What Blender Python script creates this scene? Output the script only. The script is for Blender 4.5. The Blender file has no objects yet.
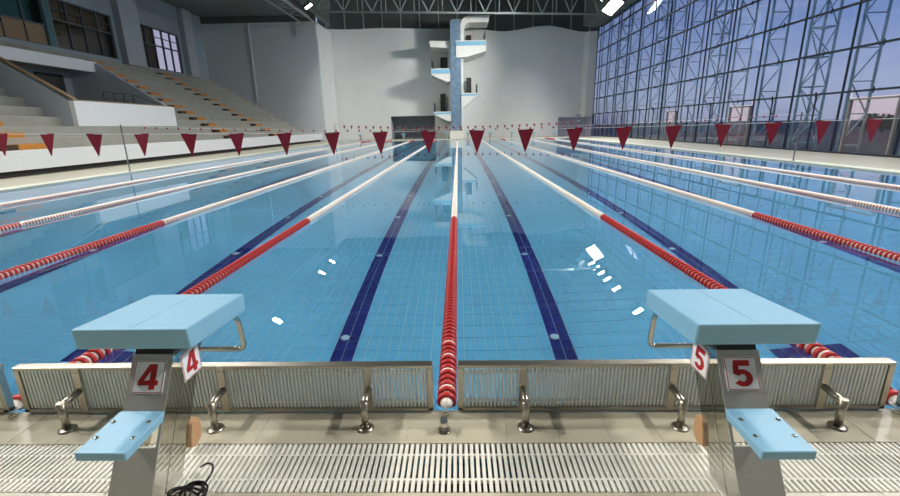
import bpy, math, random
import numpy as np
from mathutils import Vector, Matrix
random.seed(7)
SC = bpy.context.scene
COL = SC.collection

# ------------------------------------------------------------------ camera
cam_d = bpy.data.cameras.new('camera'); cam = bpy.data.objects.new('camera', cam_d); COL.objects.link(cam)
F_PX = 441.47; PITCH = math.radians(15.4735); ROLL = math.radians(-1.0452); YAW = math.radians(-1.2743)
fw = Vector((math.sin(YAW)*math.cos(PITCH), math.cos(YAW)*math.cos(PITCH), -math.sin(PITCH)))
rt = Vector((math.cos(YAW), -math.sin(YAW), 0)); up = rt.cross(fw)
rt2 = rt*math.cos(ROLL)+up*math.sin(ROLL); up2 = -rt*math.sin(ROLL)+up*math.cos(ROLL)
cam.matrix_world = Matrix(((rt2.x, up2.x, -fw.x, 0.0839), (rt2.y, up2.y, -fw.y, -2.0732), (rt2.z, up2.z, -fw.z, 1.5392), (0, 0, 0, 1)))
cam_d.sensor_width = 36; cam_d.lens = F_PX/900*36; cam_d.clip_start = 0.05; cam_d.clip_end = 2000
SC.camera = cam

# ------------------------------------------------------------------ sky, exposure
SC.view_settings.view_transform = 'Standard'; SC.view_settings.look = 'None'
SC.view_settings.gamma = 1; SC.view_settings.use_curve_mapping = False
SC.view_settings.exposure = 0.0
LAMP_W = 500.0          # watts of one pool floodlight
SKY_STRENGTH = 1.0
world = bpy.data.worlds.new('dusk_sky'); SC.world = world; world.use_nodes = True
nt = world.node_tree; nt.nodes.clear()
def wn(t): return nt.nodes.new(t)
wo = wn('ShaderNodeOutputWorld'); bg = wn('ShaderNodeBackground'); tc = wn('ShaderNodeTexCoord'); sep = wn('ShaderNodeSeparateXYZ')
rmp = wn('ShaderNodeValToRGB'); els = rmp.color_ramp.elements
els[0].position = 0.0; els[0].color = (0.60, 0.52, 0.60, 1)
els[1].position = 1.0; els[1].color = (0.13, 0.20, 0.40, 1)
for p_, c_ in ((0.06, (0.62, 0.58, 0.70, 1)), (0.16, (0.36, 0.42, 0.66, 1)), (0.40, (0.20, 0.28, 0.52, 1))):
    e_ = els.new(p_); e_.color = c_
mp = wn('ShaderNodeMapping'); mp.inputs['Scale'].default_value = (1.2, 1.2, 7.0)
nz = wn('ShaderNodeTexNoise'); nz.inputs['Scale'].default_value = 2.2; nz.inputs['Detail'].default_value = 5
cr = wn('ShaderNodeValToRGB'); cr.color_ramp.elements[0].position = 0.48; cr.color_ramp.elements[1].position = 0.75
mx = wn('ShaderNodeMixRGB'); mx.blend_type = 'MIX'; mx.inputs['Color2'].default_value = (0.62, 0.56, 0.68, 1)
sc_ = wn('ShaderNodeMath'); sc_.operation = 'MULTIPLY'; sc_.inputs[1].default_value = 0.45
nt.links.new(tc.outputs['Generated'], sep.inputs[0]); nt.links.new(sep.outputs['Z'], rmp.inputs[0])
nt.links.new(tc.outputs['Generated'], mp.inputs[0]); nt.links.new(mp.outputs[0], nz.inputs['Vector']); nt.links.new(nz.outputs[0], cr.inputs[0])
nt.links.new(cr.outputs[0], sc_.inputs[0]); nt.links.new(sc_.outputs[0], mx.inputs[0]); nt.links.new(rmp.outputs[0], mx.inputs['Color1'])
nt.links.new(mx.outputs[0], bg.inputs['Color']); bg.inputs['Strength'].default_value = SKY_STRENGTH
nt.links.new(bg.outputs[0], wo.inputs[0])

# ------------------------------------------------------------------ materials
def lin(r, g, b):
    f = lambda c: (c/255/12.92) if c/255 <= 0.04045 else ((c/255+0.055)/1.055)**2.4
    return (f(r), f(g), f(b), 1)
MATS = {}
def mat(name, rgb, rough=0.5, metal=0.0, var=0.0, scale=6.0, bump=0.0, bscale=60.0, spec=0.5, aniso=None, objvar=0.0, emit=None):
    m = bpy.data.materials.new(name); m.use_nodes = True; MATS[name] = m
    n = m.node_tree; b = n.nodes['Principled BSDF']
    b.inputs['Base Color'].default_value = rgb; b.inputs['Roughness'].default_value = rough; b.inputs['Metallic'].default_value = metal
    b.inputs['Specular IOR Level'].default_value = spec
    tcn = n.nodes.new('ShaderNodeTexCoord')
    src = None
    if var > 0:
        mpn = n.nodes.new('ShaderNodeMapping')
        if aniso: mpn.inputs['Scale'].default_value = aniso
        no = n.nodes.new('ShaderNodeTexNoise'); no.inputs['Scale'].default_value = scale; no.inputs['Detail'].default_value = 6
        mr = n.nodes.new('ShaderNodeMapRange'); mr.inputs['From Min'].default_value = 0.3; mr.inputs['From Max'].default_value = 0.7
        mr.inputs['To Min'].default_value = 1-var; mr.inputs['To Max'].default_value = 1+var
        mul = n.nodes.new('ShaderNodeVectorMath'); mul.operation = 'SCALE'; mul.inputs[0].default_value = rgb[:3]
        n.links.new(tcn.outputs['Object'], mpn.inputs[0]); n.links.new(mpn.outputs[0], no.inputs['Vector'])
        n.links.new(no.outputs[0], mr.inputs[0]); n.links.new(mr.outputs[0], mul.inputs['Scale'])
        src = mul.outputs[0]
    if objvar > 0:
        oi = n.nodes.new('ShaderNodeObjectInfo'); mr2 = n.nodes.new('ShaderNodeMapRange')
        mr2.inputs['To Min'].default_value = 1-objvar; mr2.inputs['To Max'].default_value = 1+objvar
        mul2 = n.nodes.new('ShaderNodeVectorMath'); mul2.operation = 'SCALE'; mul2.inputs[0].default_value = rgb[:3]
        if src: n.links.new(src, mul2.inputs[0])
        n.links.new(oi.outputs['Random'], mr2.inputs[0]); n.links.new(mr2.outputs[0], mul2.inputs['Scale']); src = mul2.outputs[0]
    if src: n.links.new(src, b.inputs['Base Color'])
    if bump > 0:
        nb = n.nodes.new('ShaderNodeTexNoise'); nb.inputs['Scale'].default_value = bscale; nb.inputs['Detail'].default_value = 4
        bu = n.nodes.new('ShaderNodeBump'); bu.inputs['Strength'].default_value = bump; bu.inputs['Distance'].default_value = 0.01
        n.links.new(tcn.outputs['Object'], nb.inputs['Vector']); n.links.new(nb.outputs[0], bu.inputs['Height']); n.links.new(bu.outputs[0], b.inputs['Normal'])
    if emit: b.inputs['Emission Color'].default_value = emit[0]; b.inputs['Emission Strength'].default_value = emit[1]
    return m
mat('pool_tile', lin(112, 192, 230), 0.25, var=0.06, scale=0.7)
mat('pool_dark_tile', lin(22, 30, 112), 0.25, var=0.15, scale=3)
mat('pool_grout', lin(196, 226, 228), 0.7)
mat('deck_tile', lin(196, 188, 165), 0.32, var=0.05, scale=5, objvar=0.02)
mat('deck_grout', lin(205, 200, 184), 0.8)
mat('deck_beige', lin(164, 161, 144), 0.38, var=0.05, scale=2)
mat('kerb_white', lin(196, 199, 184), 0.4, var=0.03)
mat('grate_white', lin(226, 224, 212), 0.4, var=0.04, scale=20)
mat('channel_dark', lin(34, 30, 24), 0.6)
mat('steel', lin(178, 172, 158), 0.34, 1.0, var=0.10, scale=40, aniso=(1, 1, 8))
mat('steel_polished', lin(205, 198, 184), 0.14, 1.0)
mat('steel_brushed', lin(190, 187, 180), 0.46, 0.75, var=0.10, scale=60, aniso=(12, 1, 1))
mat('block_blue', lin(126, 176, 202), 0.42, var=0.03, scale=12, bump=0.06, bscale=260)
mat('seam_blue', lin(104, 150, 170), 0.5)
mat('black_rubber', lin(22, 22, 24), 0.6)
mat('sign_white', lin(228, 228, 230), 0.35)
mat('sign_red', lin(172, 22, 28), 0.45)
mat('rope_red', lin(176, 30, 28), 0.45)
mat('rope_white', lin(228, 218, 206), 0.35)
mat('rope_core', lin(150, 34, 34), 0.5)
mat('slat_white', lin(226, 230, 227), 0.4)
mat('pennant_red', lin(138, 10, 42), 0.75)
mat('cord_white', lin(205, 210, 208), 0.6)
mat('wall_white', lin(214, 216, 214), 0.75, var=0.03, scale=0.6)
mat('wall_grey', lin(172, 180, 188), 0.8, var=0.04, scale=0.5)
mat('wall_white_shaded', lin(200, 205, 208), 0.8, var=0.03, scale=0.5)  # same white wall, its shade toned into the colour
mat('upper_blue_grey', lin(150, 162, 172), 0.8, var=0.04, scale=0.5)
mat('concrete', lin(158, 158, 148), 0.75, var=0.07, scale=1.2)
mat('white_paint', lin(225, 228, 230), 0.55, var=0.02)
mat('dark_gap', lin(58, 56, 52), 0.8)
mat('wood', lin(196, 128, 42), 0.5, var=0.12, scale=8, aniso=(6, 0.6, 6))
mat('shaded_wood', lin(66, 48, 26), 0.6, var=0.1)  # wood darkened for the shadow side of the steps
mat('cap_tan', lin(150, 126, 100), 0.7)
mat('tan_foam', lin(190, 150, 108), 0.8, bump=0.1)
mat('roof_dark', lin(84, 92, 88), 0.8, var=0.05, scale=0.4)
mat('roof_soffit', lin(120, 126, 122), 0.8, var=0.05, scale=0.4)
mat('roof_steel', lin(160, 168, 164), 0.5)
mat('truss_blue_grey', lin(196, 206, 206), 0.5)
mat('mullion_dark', lin(44, 52, 62), 0.4, 0.3)
mat('tower_mosaic', lin(102, 126, 146), 0.5, var=0.25, scale=2.0)
mat('tower_white', lin(214, 214, 206), 0.6, var=0.03)
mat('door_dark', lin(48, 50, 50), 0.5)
mat('rail_dark', lin(80, 86, 90), 0.4, 0.6)
mat('frame_grey', lin(92, 98, 108), 0.5)
mat('cap_steel', lin(150, 152, 154), 0.3, 0.8)
mat('door_frame', lin(150, 146, 142), 0.4, 0.5)
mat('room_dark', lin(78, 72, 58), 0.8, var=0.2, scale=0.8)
mat('blind', lin(100, 92, 74), 0.8)
mat('ground_dusk', lin(96, 84, 82), 0.95, var=0.3, scale=0.08)
mat('shrub_leaf', lin(44, 58, 40), 0.8, var=0.2, scale=3)
mat('shrub_bark', lin(60, 48, 40), 0.9)
mat('lamp_housing', lin(70, 72, 72), 0.5, 0.4)
mat('lamp_lens', lin(255, 255, 250), 0.3, emit=((1.0, 0.97, 0.92, 1), 22.0))
mat('cable_black', lin(20, 20, 22), 0.45)
mat('inlet_white', lin(190, 222, 232), 0.4)

def glass_thin(name, tint, ior=1.5):
    m = bpy.data.materials.new(name); m.use_nodes = True; MATS[name] = m; n = m.node_tree; n.nodes.clear()
    o = n.nodes.new('ShaderNodeOutputMaterial'); t = n.nodes.new('ShaderNodeBsdfTransparent'); g = n.nodes.new('ShaderNodeBsdfGlossy')
    fr = n.nodes.new('ShaderNodeFresnel'); mi = n.nodes.new('ShaderNodeMixShader')
    t.inputs['Color'].default_value = tint; g.inputs['Roughness'].default_value = 0.0; fr.inputs['IOR'].default_value = ior
    geo = n.nodes.new('ShaderNodeNewGeometry'); im = n.nodes.new('ShaderNodeMapRange'); im.inputs['To Min'].default_value = ior; im.inputs['To Max'].default_value = 1/ior   # same reflectance on both faces of a thin pane
    n.links.new(geo.outputs['Backfacing'], im.inputs[0]); n.links.new(im.outputs[0], fr.inputs['IOR'])
    n.links.new(fr.outputs[0], mi.inputs[0]); n.links.new(t.outputs[0], mi.inputs[1]); n.links.new(g.outputs[0], mi.inputs[2]); n.links.new(mi.outputs[0], o.inputs[0])
glass_thin('glass_blue', (0.73, 0.83, 0.94, 1))
glass_thin('glass_clear', (0.95, 0.93, 0.94, 1))
glass_thin('acrylic_smoke', (0.72, 0.72, 0.69, 1))
glass_thin('glass_teal', (0.62, 0.80, 0.80, 1))
# water: one refracting interface with faint ripples
m = bpy.data.materials.new('water'); m.use_nodes = True; MATS['water'] = m; n = m.node_tree; n.nodes.clear()
o_ = n.nodes.new('ShaderNodeOutputMaterial'); g_ = n.nodes.new('ShaderNodeBsdfGlass'); g_.inputs['IOR'].default_value = 1.333; g_.inputs['Roughness'].default_value = 0.0
g_.inputs['Color'].default_value = (0.97, 0.995, 1.0, 1)
tcw = n.nodes.new('ShaderNodeTexCoord'); nw = n.nodes.new('ShaderNodeTexNoise'); nw.inputs['Scale'].default_value = 1.6; nw.inputs['Detail'].default_value = 2
bw = n.nodes.new('ShaderNodeBump'); bw.inputs['Strength'].default_value = 0.012; bw.inputs['Distance'].default_value = 0.02
n.links.new(tcw.outputs['Object'], nw.inputs['Vector']); n.links.new(nw.outputs[0], bw.inputs['Height']); n.links.new(bw.outputs[0], g_.inputs['Normal']); n.links.new(g_.outputs[0], o_.inputs[0])

# ------------------------------------------------------------------ mesh helpers
class MB:
    def __init__(s): s.v = []; s.f = []; s.sm = []
    def add(s, vs, fs, smooth=False):
        k = len(s.v); s.v += [tuple(x) for x in vs]; s.f += [tuple(i+k for i in q) for q in fs]; s.sm += [smooth]*len(fs); return s
    def box(s, x0, x1, y0, y1, z0, z1):
        vs = [(x, y, z) for z in (z0, z1) for y in (y0, y1) for x in (x0, x1)]
        return s.add(vs, [(0, 2, 3, 1), (4, 5, 7, 6), (0, 1, 5, 4), (2, 6, 7, 3), (0, 4, 6, 2), (1, 3, 7, 5)])
    def prism(s, poly, axis, a, b):
        """poly: 2-D outline; axis: 0 -> outline is (y,z), 1 -> (x,z), 2 -> (x,y); extruded from a to b along axis"""
        def P(p, t): return {0: (t, p[0], p[1]), 1: (p[0], t, p[1]), 2: (p[0], p[1], t)}[axis]
        k = len(poly); vs = [P(p, a) for p in poly]+[P(p, b) for p in poly]
        area = sum(poly[i][0]*poly[(i+1) % k][1]-poly[(i+1) % k][0]*poly[i][1] for i in range(k))
        flip = (area > 0) ^ (b < a) ^ (axis == 1)
        fs = [tuple(range(k)), tuple(range(2*k-1, k-1, -1))]+[(i, i+k, (i+1) % k+k, (i+1) % k) for i in range(k)]
        if flip: fs = [tuple(reversed(q)) for q in fs]
        return s.add(vs, fs)
    def tube(s, pts, r, seg=10, smooth=True):
        pts = [Vector(p) for p in pts]; rings = []; prev = None
        for i, p in enumerate(pts):
            d = ((pts[min(i+1, len(pts)-1)]-p).normalized()+(p-pts[max(i-1, 0)]).normalized()).normalized()
            if prev is None:
                a = Vector((0, 0, 1)) if abs(d.z) < 0.9 else Vector((1, 0, 0)); u = d.cross(a).normalized()
            else: u = (prev-d*prev.dot(d)).normalized()
            prev = u; w = d.cross(u); rr = r[i] if isinstance(r, (list, tuple)) else r
            rings.append([p+(u*math.cos(2*math.pi*j/seg)+w*math.sin(2*math.pi*j/seg))*rr for j in range(seg)])
        vs = [x for R_ in rings for x in R_]; fs = []
        for i in range(len(rings)-1):
            for j in range(seg):
                a = i*seg+j; b = i*seg+(j+1) % seg; fs.append((a, b, b+seg, a+seg))
        s.add(vs, fs, smooth); k = len(s.v)-len(vs)
        s.f += [tuple(k+j for j in reversed(range(seg))), tuple(k+(len(rings)-1)*seg+j for j in range(seg))]; s.sm += [False, False]
        return s
    def lathe(s, prof, c, axis='z', seg=16, smooth=True):
        """prof: list of (radius, height along axis)"""
        ax = {'x': (Vector((1, 0, 0)), Vector((0, 1, 0)), Vector((0, 0, 1))), 'y': (Vector((0, 1, 0)), Vector((0, 0, 1)), Vector((1, 0, 0))), 'z': (Vector((0, 0, 1)), Vector((1, 0, 0)), Vector((0, 1, 0)))}[axis]
        c = Vector(c); vs = []; fs = []
        for r, h in prof:
            for j in range(seg):
                t = 2*math.pi*j/seg; vs.append(c+ax[0]*h+(ax[1]*math.cos(t)+ax[2]*math.sin(t))*r)
        for i in range(len(prof)-1):
            for j in range(seg):
                a = i*seg+j; b = i*seg+(j+1) % seg; fs.append((a, b, b+seg, a+seg))
        k0 = len(s.v); s.add(vs, fs, smooth)
        s.f += [tuple(k0+j for j in reversed(range(seg))), tuple(k0+(len(prof)-1)*seg+j for j in range(seg))]; s.sm += [False, False]
        return s
    def mesh(s, name, m, bevel=0, bseg=2):
        me = bpy.data.meshes.new(name); me.from_pydata(s.v, [], s.f); me.materials.append(MATS[m])
        me.polygons.foreach_set('use_smooth', s.sm); me.update()
        if bevel:
            import bmesh
            b = bmesh.new(); b.from_mesh(me); bmesh.ops.bevel(b, geom=list(b.edges), offset=bevel, segments=bseg, affect='EDGES', profile=0.5, clamp_overlap=True)
            b.to_mesh(me); b.free()
            me.polygons.foreach_set('use_smooth', [False]*len(me.polygons))
        return me
    def build(s, name, m, parent=None, bevel=0, bseg=2, loc=None):
        return link(name, s.mesh(name, m, bevel, bseg), parent, loc)
def link(name, me, parent=None, loc=None, rot=None):
    o = bpy.data.objects.new(name, me); COL.objects.link(o)
    if parent: o.parent = parent
    if loc is not None: o.location = loc
    if rot is not None: o.rotation_euler = rot
    return o
def empty(name, loc=(0, 0, 0), parent=None):
    o = bpy.data.objects.new(name, None); COL.objects.link(o); o.location = loc; o.empty_display_size = 0.1
    if parent: o.parent = parent
    return o
def tag(o, label=None, cat=None, group=None, kind=None):
    if label: o['label'] = label
    if cat: o['category'] = cat
    if group: o['group'] = group
    if kind: o['kind'] = kind
    return o
def struct(o, label=None, cat=None): return tag(o, label, cat, None, 'structure')
def copy_tree(o, parent=None):
    c = o.copy(); COL.objects.link(c); c.parent = parent
    for ch in list(o.children): copy_tree(ch, c)
    return c
def quads(name, X0, X1, Y0, Y1, ztop, zbot, m, parent):
    """many tiles at once: arrays of box footprints -> one mesh"""
    n_ = len(X0)
    x = np.stack([X0, X1, X1, X0, X0, X1, X1, X0], 1); y = np.stack([Y0, Y0, Y1, Y1, Y0, Y0, Y1, Y1], 1)
    z = np.tile(np.array([ztop]*4+[zbot]*4, dtype=float), (n_, 1))
    v = np.stack([x, y, z], 2).reshape(-1, 3)
    f0 = np.array([[0, 1, 2, 3], [0, 4, 5, 1], [1, 5, 6, 2], [2, 6, 7, 3], [3, 7, 4, 0]])
    f = (f0[None]+8*np.arange(n_)[:, None, None]).reshape(-1)
    me = bpy.data.meshes.new(name); me.vertices.add(len(v)); me.vertices.foreach_set('co', v.astype(np.float32).ravel())
    me.loops.add(len(f)); me.loops.foreach_set('vertex_index', f.astype(np.int32))
    me.polygons.add(len(f)//4); me.polygons.foreach_set('loop_start', (np.arange(len(f)//4)*4).astype(np.int32))
    me.update(calc_edges=True); me.materials.append(MATS[m]); me.polygons.foreach_set('use_smooth', [False]*(len(f)//4))
    return link(name, me, parent)

# ------------------------------------------------------------------ dimensions
DECK = 0.05; DEPTH = 2.0; PW = 12.5; PL = 50.0
HX0, HX1, HY0, HY1 = -27.6, 17.0, -12.0, 56.0   # hall

# ------------------------------------------------------------------ pool shell
pf = struct(MB().box(-PW, PW, 0, PL, -DEPTH-0.3, -DEPTH-0.005).build('floor_pool', 'pool_grout'), 'light blue tiled pool floor with dark lane lines under the water', 'pool floor')
GX, GY, GAP = 0.125, 0.25, 0.0065
ix, iy = np.meshgrid(np.arange(int(2*PW/GX)), np.arange(int(PL/GY)))
ix = ix.ravel(); iy = iy.ravel()
xc = -PW+(ix+0.5)*GX; yc = (iy+0.5)*GY
dark = np.zeros(len(ix), bool)
lanes = [-11.25+2.5*k for k in range(10)]
for L_ in lanes:
    dark |= (np.abs(xc-L_) < 0.125) & (yc > 2.0) & (yc < 48.0)
    dark |= (np.abs(xc-L_) < 0.376) & (((yc > 2.0) & (yc < 2.25)) | ((yc > 47.75) & (yc < 48.0)))
near_light = (~dark) & (np.abs(xc) < 1.125) & (yc > 2.25) & (yc < 6.25)
near_dark = dark & (np.abs(np.abs(xc)-1.25) < 0.4) & (yc < 11.0)
for a_ in (3.75, -3.75): near_dark |= dark & (np.abs(xc-a_) < 0.4) & (yc < 8.0)
def tile_mesh(name, m): return MB().box(-GX/2+GAP/2, GX/2-GAP/2, -GY/2+GAP/2, GY/2-GAP/2, -0.02, 0.0).mesh(name, m)
tm = tile_mesh('tile', 'pool_tile'); tmd = tile_mesh('lane_tile', 'pool_dark_tile')
for k in np.nonzero(near_light)[0]: link('tile', tm, pf, (xc[k], yc[k], -DEPTH))
for k in np.nonzero(near_dark)[0]: link('lane_tile', tmd, pf, (xc[k], yc[k], -DEPTH))
for nm, sel, mm in (('light_tiles', ~dark & ~near_light, 'pool_tile'), ('dark_lane_tiles', dark & ~near_dark, 'pool_dark_tile')):
    tag(quads(nm, xc[sel]-GX/2+GAP/2, xc[sel]+GX/2-GAP/2, yc[sel]-GY/2+GAP/2, yc[sel]+GY/2-GAP/2, -DEPTH, -DEPTH-0.02, mm, pf), kind='stuff')
inl = MB().lathe([(0.055, 0), (0.055, 0.008), (0.045, 0.012), (0.02, 0.012), (0.0001, 0.01)], (0, 0, 0), seg=14).mesh('inlet_cover', 'inlet_white')
for L_ in lanes:
    for k in range(8): link('inlet_cover', inl, pf, (L_-0.05, 2.72+2.5*k, -DEPTH))
for nm, b_ in (('wall_pool_near', (-PW-0.3, PW+0.3, -0.3, 0, -DEPTH-0.3, -0.03)), ('wall_pool_far', (-PW-0.3, PW+0.3, PL, PL+0.3, -DEPTH-0.3, -0.03)),
               ('wall_pool_left', (-PW-0.3, -PW, 0, PL, -DEPTH-0.3, -0.03)), ('wall_pool_right', (PW, PW+0.3, 0, PL, -DEPTH-0.3, -0.03))):
    struct(MB().box(*b_).build(nm, 'pool_tile'), 'blue tiled underwater pool wall on the %s side' % {'near': 'starting block', 'far': 'diving tower', 'left': 'grandstand', 'right': 'glass wall'}[nm[10:]], 'pool wall')
wfar = bpy.data.objects['wall_pool_far']
for L_ in lanes:                                     # dark target crosses on the far end wall
    MB().box(L_-0.125, L_+0.125, PL-0.01, PL, -1.4, -0.05).box(L_-0.25, L_-0.126, PL-0.01, PL, -0.45, -0.2).box(L_+0.126, L_+0.25, PL-0.01, PL, -0.45, -0.2).build('target_cross', 'pool_dark_tile', wfar)
wnear = bpy.data.objects['wall_pool_near']
MB().box(-PW, PW, 0.0, 0.006, -0.12, -0.03).build('dark_edge_tile', 'pool_dark_tile', wnear)
wat = MB().add([(-PW, -0.0, 0), (PW, -0.0, 0), (PW, PL, 0), (-PW, PL, 0)], [(0, 1, 2, 3)]).build('pool_water', 'water')
tag(wat, 'clear still blue swimming pool water reflecting the glass wall', 'water', None, 'structure')

# ------------------------------------------------------------------ decks
GY0, GY1 = -0.555, -0.255                               # overflow grating channel
fl = struct(MB().box(HX0, HX1, GY1, 0, -0.35, DECK-0.002).box(HX0, HX1, HY0, GY0, -0.35, DECK-0.002).build('floor', 'deck_grout'), 'beige tiled pool deck in front of the water', 'floor')
T = 0.25; tg = 0.004
tl_a = MB().box(0.002, T-0.002, 0.001, 0.254, -0.02, 0).mesh('tile', 'deck_tile')
tl_b = MB().box(0.002, T-0.002, 0.002, T-0.002, -0.02, 0).mesh('tile', 'deck_tile')
for k in range(-14, 14): link('tile', tl_a, fl, (k*T+0.06, GY1, DECK))
for k in range(-12, 12):
    for j in range(1, 4): link('tile', tl_b, fl, (k*T+0.06, GY0-j*T, DECK))
rest = MB()
X0 = []; X1 = []; Y0 = []; Y1 = []
for k in range(-52, 52):
    if not -14 <= k < 14: X0.append(k*T+0.062); X1.append((k+1)*T+0.058); Y0.append(GY1+0.001); Y1.append(-0.001)
    for j in range(1, 13):
        if not (-12 <= k < 12 and j < 4): X0.append(k*T+0.062); X1.append((k+1)*T+0.058); Y0.append(GY0-j*T+0.002); Y1.append(GY0-(j-1)*T-0.002)
tag(quads('outer_tiles', *[np.array(a) for a in (X0, X1, Y0, Y1)], DECK, DECK-0.02, 'deck_tile', fl), kind='stuff')
MB().box(-13.6, 13.6, GY0, GY1, -0.3, -0.12).build('drain_channel', 'channel_dark', fl)
struct(MB().box(HX0, -PW-0.45, 0, HY1, -0.35, DECK).build('floor_left', 'deck_beige'), 'beige deck strip beside the grandstand', 'floor')
struct(MB().box(PW+0.45, HX1+0.3, 0, HY1, -0.35, DECK).build('floor_right', 'deck_beige'), 'beige deck strip along the glass wall', 'floor')
struct(MB().box(-PW-0.45, PW+0.45, PL+0.45, HY1+5, -0.35, DECK).build('floor_far', 'deck_beige'), 'deck at the far end below the diving tower', 'floor')
for nm, b_ in (('trim_1', (-PW-0.45, -PW, 0, PL+0.45)), ('trim_2', (PW, PW+0.45, 0, PL+0.45)), ('trim_3', (-PW, PW, PL, PL+0.45))):
    struct(MB().box(*b_, -0.1, DECK+0.01).build(nm, 'kerb_white', bevel=0.02), 'pale kerb along the pool edge by the %s' % {'trim_1': 'grandstand', 'trim_2': 'glass wall', 'trim_3': 'diving tower'}[nm], 'kerb')

# drain grating: slats as parts
gr = tag(empty('drain_grating', (0, (GY0+GY1)/2, DECK)), 'white slatted drain grating running across the deck before the pool', 'grating')
slm = MB().box(-0.0078, 0.0078, -0.147, 0.147, -0.028, 0).mesh('slat', 'grate_white', bevel=0.002, bseg=1)
PITCH_G = 0.026
for k in range(-104, 105): link('slat', slm, gr, (k*PITCH_G, 0, 0))
for y_ in (-0.075, 0.075): MB().box(-13.5, 13.5, y_-0.006, y_+0.006, -0.022, -0.003).build('cross_bar', 'grate_white', gr)
kk = np.array([k for k in range(-500, 501) if abs(k) > 104])*PITCH_G
tag(quads('outer_slats', kk-0.0078, kk+0.0078, kk*0-0.147, kk*0+0.147, 0, -0.028, 'grate_white', gr), kind='stuff')

# ------------------------------------------------------------------ starting blocks
def digit(ch):
    if ch == '4':
        outer = [(0.30, 1.0), (-0.02, 1.0), (-0.40, 0.36), (-0.40, 0.17), (0.06, 0.17), (0.06, 0.0), (0.30, 0.0), (0.30, 0.17), (0.42, 0.17), (0.42, 0.36), (0.30, 0.36)]
        tri = [(0.06, 0.36), (-0.17, 0.36), (0.06, 0.74)]
        q = [[(-0.40, 0.17), (0.42, 0.17), (0.42, 0.36), (-0.40, 0.36)], [(0.06, 0.0), (0.30, 0.0), (0.30, 0.17), (0.06, 0.17)],
             [(0.06, 0.36), (0.30, 0.36), (0.30, 1.0), (0.06, 1.0)], [(-0.40, 0.36), (-0.17, 0.36), (0.06, 0.74), (0.06, 1.0), (-0.02, 1.0)]]
        return q
    q = [[(-0.32, 0.78), (0.34, 0.78), (0.34, 1.0), (-0.27, 1.0)], [(-0.34, 0.48), (-0.12, 0.50), (-0.10, 0.78), (-0.32, 0.78)]]
    cx, cy = 0.0, 0.325; n_ = 16                        # bowl of the 5
    for i in range(n_):
        a0 = math.radians(150-i*(340/n_)); a1 = math.radians(150-(i+1)*(340/n_))
        if math.degrees(a1) < -165: continue
        P = lambda a, r, s: (cx+r*math.cos(a)*s, cy+r*math.sin(a))
        q.append([P(a0, 0.145, 1.0), P(a1, 0.145, 1.0), P(a1, 0.33, 1.18), P(a0, 0.33, 1.18)])
    return q
def sign(ch, w, parent, loc, rx, rz, name='number_sign'):
    """flat printed plate, built facing -y at origin then turned"""
    s = MB().box(-w/2, w/2, 0, 0.003, 0, w).build(name, 'sign_white', parent)
    s.location = loc; s.rotation_euler = (rx, 0, rz)
    b = MB(); t = 0.004; i_ = 0.003
    b.box(-w/2+i_, w/2-i_, -0.0008, 0, i_, i_+t*.6).box(-w/2+i_, w/2-i_, -0.0008, 0, w-i_-t*.6, w-i_).box(-w/2+i_, -w/2+i_+t*.6, -0.0008, 0, i_, w-i_).box(w/2-i_-t*.6, w/2-i_, -0.0008, 0, i_, w-i_)
    b.build('sign_border', 'sign_red', s)
    d = MB(); h = w*0.78
    for p in digit(ch): d.prism([(x*h, z*h+w*0.11) for x, z in p], 1, -0.0012, 0)
    d.build('digit', 'sign_red', s)
    return s
def rounded(pts, r=0.02, n_=5):
    out = []
    P = [Vector(p) for p in pts]
    for i, p in enumerate(P):
        if i in (0, len(P)-1): out.append(p); continue
        a = p+(P[i-1]-p).normalized()*r; b = p+(P[i+1]-p).normalized()*r
        for k in range(n_+1):
            t = k/n_; out.append(a*(1-t)**2+p*2*t*(1-t)+b*t*t)
    return out
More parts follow.
